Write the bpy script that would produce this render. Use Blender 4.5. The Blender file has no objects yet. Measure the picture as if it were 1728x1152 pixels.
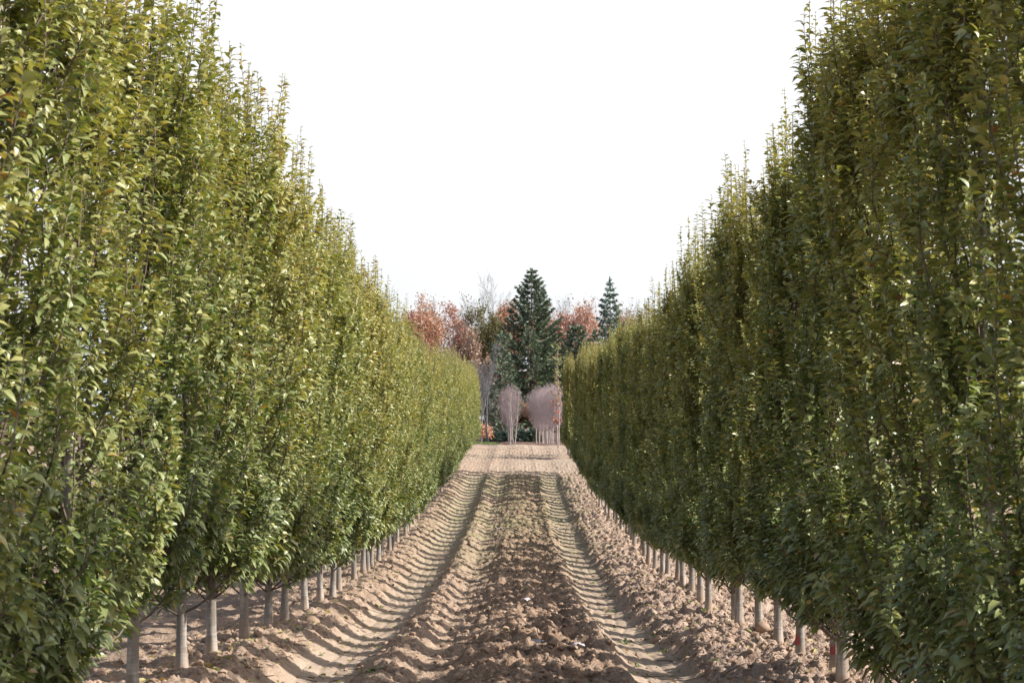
import bpy, math, random
import numpy as np
from mathutils import Vector

# ------------------------------------------------------------------ camera, sky, sun, exposure
scn = bpy.context.scene
COL = scn.collection
F_PX = 3200.0                       # focal length in pixels of the 1728 px wide photograph
CAM_Z = 3.0
cam_d = bpy.data.cameras.new('camera')
cam_d.sensor_width = 36.0
cam_d.lens = F_PX / 1728.0 * 36.0
cam_d.clip_start = 0.1
cam_d.clip_end = 5000.0
cam_d.dof.use_dof = True
cam_d.dof.focus_distance = 22.0
cam_d.dof.aperture_fstop = 8.0
cam = bpy.data.objects.new('camera', cam_d)
COL.objects.link(cam)
cam.location = (0.0, 0.0, CAM_Z)
cam.rotation_euler = (math.radians(90) + math.atan(124.0 / F_PX), 0.0, math.atan(11.0 / F_PX))
scn.camera = cam

SUN_EL = math.radians(33.0)
SUN_AZ = math.radians(96.0)         # from straight ahead (+Y) towards the right (+X)
world = bpy.data.worlds.new('World')
scn.world = world
world.use_nodes = True
wn, wl = world.node_tree.nodes, world.node_tree.links
wn.clear()
w_out = wn.new('ShaderNodeOutputWorld')
w_bg = wn.new('ShaderNodeBackground')
w_sky = wn.new('ShaderNodeTexSky')
w_sky.sky_type = 'NISHITA'
w_sky.sun_disc = False
w_sky.sun_elevation = SUN_EL
w_sky.sun_rotation = SUN_AZ
w_sky.dust_density = 3.0
w_sky.air_density = 1.0
w_geo = wn.new('ShaderNodeTexCoord')
w_noise = wn.new('ShaderNodeTexNoise')
w_noise.inputs['Scale'].default_value = 3.0
w_noise.inputs['Detail'].default_value = 5.0
w_noise.inputs['Roughness'].default_value = 0.55
w_ramp = wn.new('ShaderNodeMapRange')
w_ramp.inputs['From Min'].default_value = 0.3
w_ramp.inputs['From Max'].default_value = 0.6
w_ramp.inputs['To Min'].default_value = 0.82
w_ramp.inputs['To Max'].default_value = 1.0
w_mix = wn.new('ShaderNodeMixRGB')
w_tint = wn.new('ShaderNodeMixRGB')               # the veil turns faintly blue down at the horizon
w_tint.inputs['Color1'].default_value = (4.6, 5.05, 5.35, 1)
w_tint.inputs['Color2'].default_value = (5.55, 5.57, 5.65, 1)
w_low = wn.new('ShaderNodeMapRange')
w_low.inputs['From Min'].default_value = 0.01
w_low.inputs['From Max'].default_value = 0.10
wl.new(w_low.outputs['Result'], w_tint.inputs['Fac'])
wl.new(w_tint.outputs['Color'], w_mix.inputs['Color2'])
# thin bright cloud veil, dense low down, thinner overhead
w_sep = wn.new('ShaderNodeSeparateXYZ')
w_el = wn.new('ShaderNodeMapRange')
w_el.interpolation_type = 'SMOOTHSTEP'
w_el.inputs['From Min'].default_value = 0.25
w_el.inputs['From Max'].default_value = 0.34
w_el.inputs['To Min'].default_value = 1.0
w_el.inputs['To Max'].default_value = 0.12
w_mul = wn.new('ShaderNodeMath')
w_mul.operation = 'MULTIPLY'
w_bg.inputs['Strength'].default_value = 0.12
wl.new(w_geo.outputs['Generated'], w_noise.inputs['Vector'])
wl.new(w_noise.outputs['Fac'], w_ramp.inputs['Value'])
wl.new(w_geo.outputs['Generated'], w_sep.inputs[0])
wl.new(w_sep.outputs['Z'], w_el.inputs['Value'])
wl.new(w_sep.outputs['Z'], w_low.inputs['Value'])
wl.new(w_el.outputs['Result'], w_mul.inputs[0])
wl.new(w_ramp.outputs['Result'], w_mul.inputs[1])
wl.new(w_mul.outputs[0], w_mix.inputs['Fac'])
wl.new(w_sky.outputs['Color'], w_mix.inputs['Color1'])
wl.new(w_mix.outputs['Color'], w_bg.inputs['Color'])
wl.new(w_bg.outputs['Background'], w_out.inputs['Surface'])

sun_d = bpy.data.lights.new('sun', 'SUN')
sun_d.energy = 5.0
sun_d.angle = math.radians(0.55)
sun_d.color = (1.0, 0.95, 0.875)
sun = bpy.data.objects.new('sun', sun_d)
COL.objects.link(sun)
sv = Vector((math.sin(SUN_AZ) * math.cos(SUN_EL), math.cos(SUN_AZ) * math.cos(SUN_EL), math.sin(SUN_EL)))
sun.rotation_euler = sv.to_track_quat('Z', 'Y').to_euler()
sun.location = (40, 5, 30)

scn.view_settings.view_transform = 'Standard'
scn.view_settings.look = 'None'
scn.view_settings.gamma = 1.0
scn.view_settings.exposure = 0.72
scn.render.engine = 'CYCLES'
scn.cycles.max_bounces = 8
scn.cycles.transparent_max_bounces = 4
scn.cycles.use_denoising = True

# ------------------------------------------------------------------ helpers
def mesh_np(name, verts, faces, mats, tint=None, smooth=False, mat_idx=None):
    """faces: list of integer arrays (n, k); tint: per-face float array in the same order."""
    verts = np.asarray(verts, dtype=np.float32)
    me = bpy.data.meshes.new(name)
    me.vertices.add(len(verts))
    me.vertices.foreach_set('co', verts.ravel())
    flat, starts, totals, off = [], [], [], 0
    for f in faces:
        f = np.asarray(f, dtype=np.int32)
        if len(f) == 0:
            continue
        n, k = f.shape
        flat.append(f.ravel())
        starts.append(off + np.arange(n, dtype=np.int32) * k)
        totals.append(np.full(n, k, dtype=np.int32))
        off += n * k
    flat = np.concatenate(flat); starts = np.concatenate(starts); totals = np.concatenate(totals)
    me.loops.add(len(flat))
    me.loops.foreach_set('vertex_index', flat)
    me.polygons.add(len(starts))
    me.polygons.foreach_set('loop_start', starts)
    me.polygons.foreach_set('loop_total', totals)
    if mat_idx is not None:
        me.polygons.foreach_set('material_index', np.asarray(mat_idx, dtype=np.int32))
    me.polygons.foreach_set('use_smooth', np.full(len(starts), bool(smooth)))
    for m in (mats if isinstance(mats, (list, tuple)) else [mats]):
        me.materials.append(m)
    if tint is not None:
        a = me.attributes.new('tint', 'FLOAT', 'FACE')
        a.data.foreach_set('value', np.asarray(tint, dtype=np.float32))
    me.update(calc_edges=True)
    return me

def link(name, data, parent=None, loc=(0, 0, 0)):
    o = bpy.data.objects.new(name, data)
    COL.objects.link(o)
    o.location = loc
    if parent is not None:
        o.parent = parent
    return o

def tag(o, label=None, cat=None, group=None, kind=None):
    if label: o['label'] = label
    if cat: o['category'] = cat
    if group: o['group'] = group
    if kind: o['kind'] = kind
    return o

def hash2(ix, iy, seed):
    h = (ix.astype(np.int64) * 374761393 + iy.astype(np.int64) * 668265263 + seed * 974634777) & 0x7fffffff
    h = ((h ^ (h >> 13)) * 1274126177) & 0x7fffffff
    h = (h ^ (h >> 16)) & 0xffffff
    return h / float(0xffffff)

def vnoise(x, y, seed):
    x0 = np.floor(x); y0 = np.floor(y)
    fx = x - x0; fy = y - y0
    fx = fx * fx * (3 - 2 * fx); fy = fy * fy * (3 - 2 * fy)
    ix = x0.astype(np.int64); iy = y0.astype(np.int64)
    a = hash2(ix, iy, seed); b = hash2(ix + 1, iy, seed)
    c = hash2(ix, iy + 1, seed); d = hash2(ix + 1, iy + 1, seed)
    return (a + (b - a) * fx) * (1 - fy) + (c + (d - c) * fx) * fy - 0.5

def smooth_interp(x, xs, ys):
    """Monotone-ish cubic through control points."""
    xs = np.asarray(xs, float); ys = np.asarray(ys, float)
    m = np.gradient(ys, xs)
    x = np.clip(x, xs[0], xs[-1])
    i = np.clip(np.searchsorted(xs, x, side='right') - 1, 0, len(xs) - 2)
    h = xs[i + 1] - xs[i]; t = (x - xs[i]) / h
    return ((2*t**3 - 3*t**2 + 1) * ys[i] + (t**3 - 2*t**2 + t) * h * m[i]
            + (-2*t**3 + 3*t**2) * ys[i + 1] + (t**3 - t**2) * h * m[i + 1])

Z_D = [-60, 0, 8, 16.8, 22, 28.8, 36, 45, 52, 60.8, 70, 85, 98, 106, 130, 180, 250, 500, 2000]
Z_V = [-1.2, -1.65, -1.85, -2.1, -2.38, -2.6, -2.68, -2.70, -2.63, -2.47, -2.2, -1.9, -1.68, -1.68, -2.05, -2.45, -3.05, -4.0, -6.0]
def base_z(d):
    return CAM_Z + smooth_interp(np.asarray(d, float), Z_D, Z_V)
P_X = [-400, -6, -3.4, -2.7, -2.2, -1.98, -1.78, -1.5, -1.3, -1.12, -0.95, -0.78, -0.55, -0.3, 0, 0.3, 0.55, 0.70, 0.86, 1.05, 1.34, 1.50, 1.80, 2.3, 2.8, 6, 400]
P_V = [0, 0, 0.03, 0.07, 0.07, -0.02, -0.11, -0.13, -0.07, 0.045, 0.02, -0.05, -0.04, 0.03, 0.05, 0.03, -0.02, 0.03, -0.02, -0.065, -0.07, 0.0, 0.05, 0.09, 0.05, 0, 0]
def rough_mask(x, d):
    """0 in the smooth wheel tracks, 1 on the broken soil."""
    xs = [-400, -2.3, -2.0, -1.85, -1.4, -1.2, -1.0, -0.8, -0.62, -0.3, 0.55, 0.8, 0.92, 1.36, 1.48, 2.6, 400]
    v = [0.7, 0.75, 0.6, 0.11, 0.11, 0.7, 0.75, 0.5, 0.65, 1.0, 1.0, 0.7, 0.11, 0.11, 1.0, 1.0, 0.7]
    return np.interp(x, xs, v)
def ground_z(x, d):
    x = np.asarray(x, float); d = np.asarray(d, float)
    wob = 0.07 * vnoise(x * 0 + 3.1, d * 0.22, 5) + 0.05 * vnoise(x * 0 + 9.7, d * 0.9, 6)
    fade = 1 - np.clip((d - 66) / 6, 0, 1) * 0.75
    prof = smooth_interp(x + wob, P_X, P_V) * fade
    rm = rough_mask(x + wob, d)
    rm = np.where(d > 70, 0.45 + 0.5 * np.clip(vnoise(x * .5, d * .25, 31) + .3, 0, 1), rm)
    near = np.clip(1.2 - d / 160.0, 0.15, 1)
    n = (0.035 * vnoise(x * 1.6, d * 1.5, 11) + 0.055 * vnoise(x * 3.7, d * 3.5, 12)
         + 0.10 * np.abs(vnoise(x * 7.1, d * 6.3, 13)) * 1.4 + 0.07 * vnoise(x * 13.3, d * 12.0, 14)
         + 0.05 * vnoise(x * 26.0, d * 24.0, 15) + .02 * vnoise(x * 55.0, d * 43.0, 16))
    # low cross ridges thrown up by the tiller
    ridge = 0.045 * np.sin(2 * math.pi * d / 1.3 + 2.5 * vnoise(x * .7, d * .1, 18)) * np.clip(rm - .3, 0, 1)
    # lug marks left lengthwise in the wheel tracks
    lug = -0.011 * np.exp(-((((x + 0.5 * vnoise(x * 0, d * .3, 19)) * 7.5) % 1.0 - .5) / .14) ** 2) * (rm < .2) * (np.abs(x) < 2.4)
    big = 0.10 * vnoise(x * 0.35, d * 0.3, 21) + np.clip((d - 150) / 200, 0, 1) * 0.3 * vnoise(x * .05, d * .05, 22)
    return base_z(d) + prof + n * rm * near + ridge * near + lug + big * np.clip(rm, .25, 1)

# ------------------------------------------------------------------ materials
def new_mat(name):
    m = bpy.data.materials.new(name)
    m.use_nodes = True
    nt = m.node_tree
    nt.nodes.clear()
    out = nt.nodes.new('ShaderNodeOutputMaterial')
    return m, nt, out

def ramp(nt, stops, fac):
    r = nt.nodes.new('ShaderNodeValToRGB')
    el = r.color_ramp.elements
    while len(el) < len(stops):
        el.new(0.5)
    for e, (p, c) in zip(el, stops):
        e.position = p; e.color = (*c, 1)
    nt.links.new(fac, r.inputs['Fac'])
    return r.outputs['Color']

def leaf_mat(name, stops, trans_gain=(1.5, 1.4, 0.6), trans=0.35, rough=0.5, spec=0.45, vary=0.25, under=None):
    m, nt, out = new_mat(name)
    at = nt.nodes.new('ShaderNodeAttribute'); at.attribute_name = 'tint'
    oi = nt.nodes.new('ShaderNodeObjectInfo')
    ad = nt.nodes.new('ShaderNodeMath'); ad.operation = 'MULTIPLY_ADD'
    nt.links.new(oi.outputs['Random'], ad.inputs[0]); ad.inputs[1].default_value = vary
    nt.links.new(at.outputs['Fac'], ad.inputs[2])
    sb = nt.nodes.new('ShaderNodeMath'); sb.operation = 'SUBTRACT'; sb.use_clamp = True
    nt.links.new(ad.outputs[0], sb.inputs[0]); sb.inputs[1].default_value = vary * .5
    col = ramp(nt, stops, sb.outputs[0])
    if under:                                          # leaf undersides are paler and duller
        gm = nt.nodes.new('ShaderNodeNewGeometry')
        ug = nt.nodes.new('ShaderNodeMath'); ug.operation = 'MULTIPLY'; ug.inputs[1].default_value = under[0]
        nt.links.new(gm.outputs['Backfacing'], ug.inputs[0])
        um = nt.nodes.new('ShaderNodeMixRGB'); um.inputs['Color2'].default_value = (*under[1], 1)
        nt.links.new(ug.outputs[0], um.inputs['Fac']); nt.links.new(col, um.inputs['Color1'])
        col = um.outputs['Color']
    p = nt.nodes.new('ShaderNodeBsdfPrincipled')
    nt.links.new(col, p.inputs['Base Color'])
    p.inputs['Roughness'].default_value = rough
    p.inputs['Specular IOR Level'].default_value = spec
    tcol = nt.nodes.new('ShaderNodeMixRGB'); tcol.blend_type = 'MULTIPLY'; tcol.inputs['Fac'].default_value = 1
    nt.links.new(col, tcol.inputs['Color1']); tcol.inputs['Color2'].default_value = (*trans_gain, 1)
    t = nt.nodes.new('ShaderNodeBsdfTranslucent')
    nt.links.new(tcol.outputs['Color'], t.inputs['Color'])
    mx = nt.nodes.new('ShaderNodeMixShader'); mx.inputs['Fac'].default_value = trans
    nt.links.new(p.outputs[0], mx.inputs[1]); nt.links.new(t.outputs[0], mx.inputs[2])
    nt.links.new(mx.outputs[0], out.inputs['Surface'])
    return m

def bark_mat(name, c1, c2, scale=18.0, zs=0.25, bump=0.3, rough=0.8, splash=False):
    m, nt, out = new_mat(name)
    tc = nt.nodes.new('ShaderNodeTexCoord')
    mp = nt.nodes.new('ShaderNodeMapping'); mp.inputs['Scale'].default_value = (1, 1, zs)
    nt.links.new(tc.outputs['Object'], mp.inputs['Vector'])
    n = nt.nodes.new('ShaderNodeTexNoise'); n.inputs['Scale'].default_value = scale; n.inputs['Detail'].default_value = 6
    nt.links.new(mp.outputs[0], n.inputs['Vector'])
    # horizontal lenticel bands
    mp2 = nt.nodes.new('ShaderNodeMapping'); mp2.inputs['Scale'].default_value = (1, 1, 9)
    nt.links.new(tc.outputs['Object'], mp2.inputs['Vector'])
    n2 = nt.nodes.new('ShaderNodeTexNoise'); n2.inputs['Scale'].default_value = 4.5; n2.inputs['Detail'].default_value = 4
    nt.links.new(mp2.outputs[0], n2.inputs['Vector'])
    mul = nt.nodes.new('ShaderNodeMath'); mul.operation = 'MULTIPLY_ADD'; mul.use_clamp = True
    nt.links.new(n2.outputs['Fac'], mul.inputs[0]); mul.inputs[1].default_value = 0.45
    sub = nt.nodes.new('ShaderNodeMath'); sub.operation = 'SUBTRACT'
    nt.links.new(n.outputs['Fac'], sub.inputs[0]); sub.inputs[1].default_value = 0.4
    nt.links.new(sub.outputs[0], mul.inputs[2])
    col = ramp(nt, [(0.25, c1), (0.75, c2)], mul.outputs[0])
    if splash:                                         # mud splashed on the foot of the trunk
        sx = nt.nodes.new('ShaderNodeSeparateXYZ'); nt.links.new(tc.outputs['Object'], sx.inputs[0])
        hz = nt.nodes.new('ShaderNodeMath'); hz.operation = 'MULTIPLY_ADD'; hz.inputs[1].default_value = .30
        nt.links.new(n.outputs['Fac'], hz.inputs[0]); nt.links.new(sx.outputs['Z'], hz.inputs[2])
        mr = nt.nodes.new('ShaderNodeMapRange'); mr.inputs['From Min'].default_value = .17; mr.inputs['From Max'].default_value = .36
        mr.inputs['To Min'].default_value = .8; mr.inputs['To Max'].default_value = 0
        nt.links.new(hz.outputs[0], mr.inputs['Value'])
        mm = nt.nodes.new('ShaderNodeMixRGB'); mm.inputs['Color2'].default_value = (0.34, 0.235, 0.165, 1)
        nt.links.new(mr.outputs[0], mm.inputs['Fac']); nt.links.new(col, mm.inputs['Color1']); col = mm.outputs['Color']
    p = nt.nodes.new('ShaderNodeBsdfPrincipled')
    nt.links.new(col, p.inputs['Base Color']); p.inputs['Roughness'].default_value = rough
    p.inputs['Specular IOR Level'].default_value = 0.25
    if bump:
        b = nt.nodes.new('ShaderNodeBump'); b.inputs['Strength'].default_value = bump; b.inputs['Distance'].default_value = 0.02
        nt.links.new(mul.outputs[0], b.inputs['Height']); nt.links.new(b.outputs[0], p.inputs['Normal'])
    nt.links.new(p.outputs[0], out.inputs['Surface'])
    return m

def plain_mat(name, c1, c2, scale=6.0, rough=0.8, bump=0.3):
    m, nt, out = new_mat(name)
    tc = nt.nodes.new('ShaderNodeTexCoord')
    n = nt.nodes.new('ShaderNodeTexNoise'); n.inputs['Scale'].default_value = scale; n.inputs['Detail'].default_value = 6
    nt.links.new(tc.outputs['Object'], n.inputs['Vector'])
    col = ramp(nt, [(0.3, c1), (0.7, c2)], n.outputs['Fac'])
    p = nt.nodes.new('ShaderNodeBsdfPrincipled')
    nt.links.new(col, p.inputs['Base Color']); p.inputs['Roughness'].default_value = rough
    p.inputs['Specular IOR Level'].default_value = 0.25
    b = nt.nodes.new('ShaderNodeBump'); b.inputs['Strength'].default_value = bump; b.inputs['Distance'].default_value = 0.02
    nt.links.new(n.outputs['Fac'], b.inputs['Height']); nt.links.new(b.outputs[0], p.inputs['Normal'])
    nt.links.new(p.outputs[0], out.inputs['Surface'])
    return m

def soil_mat():
    m, nt, out = new_mat('soil')
    N, L = nt.nodes, nt.links
    geo = N.new('ShaderNodeNewGeometry')
    at = N.new('ShaderNodeAttribute'); at.attribute_name = 'tint'      # 0 packed track .. 1 loose soil
    gr = N.new('ShaderNodeAttribute'); gr.attribute_name = 'green'     # weedy film
    fl = N.new('ShaderNodeAttribute'); fl.attribute_name = 'field'     # dark far field
    def noise(s, det=5, ro=.6):
        n = N.new('ShaderNodeTexNoise'); n.inputs['Scale'].default_value = s
        n.inputs['Detail'].default_value = det; n.inputs['Roughness'].default_value = ro
        L.new(geo.outputs['Position'], n.inputs['Vector']); return n.outputs['Fac']
    n1, n2, n3 = noise(0.9), noise(9.0, 8, .65), noise(45.0, 4)
    packed = ramp(nt, [(0.3, (0.30, 0.228, 0.170)), (0.7, (0.405, 0.322, 0.25))], n1)
    loose = ramp(nt, [(0.25, (0.14, 0.083, 0.052)), (0.5, (0.265, 0.175, 0.116)), (0.75, (0.45, 0.335, 0.25))], n2)
    dr = N.new('ShaderNodeAttribute'); dr.attribute_name = 'dry'       # thrown-up clods that have dried out pale
    pale = ramp(nt, [(0.25, (0.22, 0.145, 0.108)), (0.5, (0.38, 0.28, 0.218)), (0.75, (0.56, 0.44, 0.36))], n2)
    md = N.new('ShaderNodeMixRGB'); L.new(dr.outputs['Fac'], md.inputs['Fac'])
    L.new(loose, md.inputs['Color1']); L.new(pale, md.inputs['Color2']); loose = md.outputs['Color']
    mix = N.new('ShaderNodeMixRGB'); L.new(at.outputs['Fac'], mix.inputs['Fac'])
    L.new(packed, mix.inputs['Color1']); L.new(loose, mix.inputs['Color2'])
    mg = N.new('ShaderNodeMixRGB'); mg.inputs['Color2'].default_value = (0.25, 0.235, 0.125, 1)
    gm = N.new('ShaderNodeMath'); gm.operation = 'MULTIPLY'
    gs = N.new('ShaderNodeMapRange'); gs.inputs['From Min'].default_value = .35; gs.inputs['From Max'].default_value = .65
    L.new(n1, gs.inputs['Value']); L.new(gs.outputs[0], gm.inputs[0]); L.new(gr.outputs['Fac'], gm.inputs[1])
    L.new(gm.outputs[0], mg.inputs['Fac']); L.new(mix.outputs[0], mg.inputs['Color1'])
    mf = N.new('ShaderNodeMixRGB'); mf.inputs['Color2'].default_value = (0.15, 0.095, 0.075, 1)
    L.new(fl.outputs['Fac'], mf.inputs['Fac']); L.new(mg.outputs[0], mf.inputs['Color1'])
    sp = ramp(nt, [(0.28, (0.45, 0.45, 0.45)), (0.45, (1, 1, 1)), (0.72, (1.0, 1.0, 1.0)), (0.8, (1.25, 1.2, 1.15))], n3)
    ms = N.new('ShaderNodeMixRGB'); ms.blend_type = 'MULTIPLY'; ms.inputs['Fac'].default_value = .8
    L.new(mf.outputs[0], ms.inputs['Color1']); L.new(sp, ms.inputs['Color2'])
    p = N.new('ShaderNodeBsdfPrincipled'); p.inputs['Roughness'].default_value = .95
    p.inputs['Specular IOR Level'].default_value = 0.1
    L.new(ms.outputs[0], p.inputs['Base Color'])
    hb = N.new('ShaderNodeMath'); hb.operation = 'MULTIPLY_ADD'
    L.new(n2, hb.inputs[0]); hb.inputs[1].default_value = 1.6; L.new(n3, hb.inputs[2])
    bs = N.new('ShaderNodeMath'); bs.operation = 'MULTIPLY_ADD'
    L.new(at.outputs['Fac'], bs.inputs[0]); bs.inputs[1].default_value = .8; bs.inputs[2].default_value = .15
    b = N.new('ShaderNodeBump'); b.inputs['Distance'].default_value = 0.03
    L.new(bs.outputs[0], b.inputs['Strength']); L.new(hb.outputs[0], b.inputs['Height'])
    L.new(b.outputs[0], p.inputs['Normal'])
    L.new(p.outputs[0], out.inputs['Surface'])
    return m

M_SOIL = soil_mat()
M_CLOD = plain_mat('clod', (0.20, 0.13, 0.09), (0.42, 0.31, 0.23), 14.0, .95, .6)
M_STONE = plain_mat('stone', (0.20, 0.13, 0.09), (0.34, 0.24, 0.17), 8.0, .8, .4)
M_TRUNK = bark_mat('hornbeam_bark', (0.20, 0.175, 0.15), (0.58, 0.54, 0.50), 17, .22, .35, .8, True)
M_TWIG = bark_mat('hornbeam_twig', (0.13, 0.10, 0.08), (0.28, 0.23, 0.19), 14, .25, 0)
M_LEAF = leaf_mat('hornbeam_leaf', [(0.0, (0.030, 0.080, 0.030)), (0.3, (0.105, 0.172, 0.050)), (0.6, (0.290, 0.300, 0.085)),
                                    (0.85, (0.47, 0.42, 0.15)), (0.95, (0.38, 0.25, 0.07)), (1.0, (0.28, 0.13, 0.05))],
                  trans=0.21, rough=0.40, spec=0.65, under=(0.42, (0.31, 0.32, 0.15)))

# ------------------------------------------------------------------ ground
def build_ground():
    xs = np.concatenate([[-700, -300, -140, -70, -40, -25, -16, -11, -8, -6.5, -5.5],
                         np.arange(-4.8, -3.3, .08), np.arange(-3.2, 3.4, .017), np.arange(3.5, 5.2, .08),
                         [5.8, 6.8, 8, 11, 16, 25, 40, 70, 140, 300, 700]])
    ys = [-60., -40, -25, -15, -8, -3, 1, 4, 7, 9]
    d = 11.0
    while d < 72: ys.append(d); d += max(0.018, 0.0013 * d)
    while d < 108: ys.append(d); d += 0.16
    while d < 3000: ys.append(d); d *= 1.05
    ys = np.array(ys)
    X, Y = np.meshgrid(xs, ys)
    Z = ground_z(X, Y)
    nx, ny = len(xs), len(ys)
    i = np.arange(nx - 1)[None, :] + np.arange(ny - 1)[:, None] * nx
    f = np.stack([i, i + 1, i + 1 + nx, i + nx], -1).reshape(-1, 4)
    xc = ((X[:-1, :-1] + X[1:, 1:]) / 2).ravel(); yc = ((Y[:-1, :-1] + Y[1:, 1:]) / 2).ravel()
    t = np.clip(rough_mask(xc, yc), 0, 1)
    t = np.where(yc > 70, np.clip(.35 + .9 * vnoise(xc * .6, yc * .2, 41), 0, .75), t)
    me = mesh_np('ground', np.stack([X, Y, Z], -1).reshape(-1, 3), [f], M_SOIL, tint=t, smooth=True)
    g = np.clip((yc - 26) / 20, 0, 1) * np.clip((73 - yc) / 6, 0, 1) * np.interp(xc, [-2.2, -1.6, -.5, 1.0, 1.5, 2.0], [.25, .8, .8, .8, .75, .15])
    fld = np.clip((yc - 101) / 6, 0, 1)
    dry = np.interp(xc + .3 * vnoise(xc * 1.5, yc * 1.2, 51), [-3.2, -2.4, -1.9, -1.0, -.7, .8, 1.3, 1.6, 5], [.5, .5, .3, .4, .28, .28, .5, 1.0, 1.0])
    dry = np.where(yc > 69, .8, dry)
    for nm, v in (('green', g), ('field', fld), ('dry', dry)):
        a = me.attributes.new(nm, 'FLOAT', 'FACE'); a.data.foreach_set('value', v.astype(np.float32))
    o = link('ground', me); tag(o, kind='structure')
build_ground()

# ------------------------------------------------------------------ tree building blocks
def tubes(polys, sides=3):
    """polys: list of (points (n,3), radii (n,)). Returns verts, quads."""
    V, Fq, off = [], [], 0
    ang = np.arange(sides) * 2 * math.pi / sides
    ca, sa = np.cos(ang), np.sin(ang)
    for pts, rad in polys:
        pts = np.asarray(pts, float); n = len(pts)
        tg = np.gradient(pts, axis=0)
        tg /= np.linalg.norm(tg, axis=1)[:, None] + 1e-9
        ref = np.where(np.abs(tg[:, 2:3]) > .9, np.array([[1., 0, 0]]), np.array([[0., 0, 1]]))
        u = np.cross(ref, tg); u /= np.linalg.norm(u, axis=1)[:, None] + 1e-9
        v = np.cross(tg, u)
        r = np.asarray(rad, float)[:, None, None]
        ring = pts[:, None, :] + r * (u[:, None, :] * ca[None, :, None] + v[:, None, :] * sa[None, :, None])
        V.append(ring.reshape(-1, 3))
        k = np.arange(sides); a = np.arange(n - 1)[:, None] * sides
        q = np.stack([a + k, a + (k + 1) % sides, a + sides + (k + 1) % sides, a + sides + k], -1).reshape(-1, 4)
        Fq.append(q + off); off += n * sides
    return np.concatenate(V), np.concatenate(Fq)

def leaves_mesh(name, P, A, Nn, Ln, tint, mat, droop=0.35, width=0.44, fold=0.24):
    """Folded, arched leaf blades. 8 verts, 6 faces each."""
    P, A, Nn = np.asarray(P), np.asarray(A), np.asarray(Nn); Ln = np.asarray(Ln)[:, None]
    A /= np.linalg.norm(A, axis=1)[:, None] + 1e-9
    Nn = Nn - (Nn * A).sum(1)[:, None] * A
    Nn /= np.linalg.norm(Nn, axis=1)[:, None] + 1e-9
    W = np.cross(Nn, A)
    dr = np.asarray(droop) if np.ndim(droop) else np.full(len(P), droop)
    dr = dr[:, None]
    down = np.array([[0, 0, -1.]])
    def at(t): return P + A * Ln * t + down * Ln * dr * t * t - Nn * Ln * .10 * (t * t)
    c0, c1, c2, c3 = at(0.0), at(.36), at(.70), at(1.0)
    w1, w2 = Ln * width * .5, Ln * width * .40
    up1, up2 = Nn * w1 * fold * 2, Nn * w2 * fold * 2
    vs = np.stack([c0, c1 - W * w1 + up1, c1, c1 + W * w1 + up1, c2 - W * w2 + up2, c2, c2 + W * w2 + up2, c3], 1)
    n = len(P); b = (np.arange(n) * 8)[:, None]
    quads = np.concatenate([b + [[1, 2, 5, 4]], b + [[2, 3, 6, 5]]])
    tris = np.concatenate([b + [[0, 2, 1]], b + [[0, 3, 2]], b + [[4, 5, 7]], b + [[5, 6, 7]]])
    tt = np.concatenate([np.tile(tint, 2), np.tile(tint, 4)])
    return mesh_np(name, vs.reshape(-1, 3), [quads, tris], mat, tint=tt, smooth=True)

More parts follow.
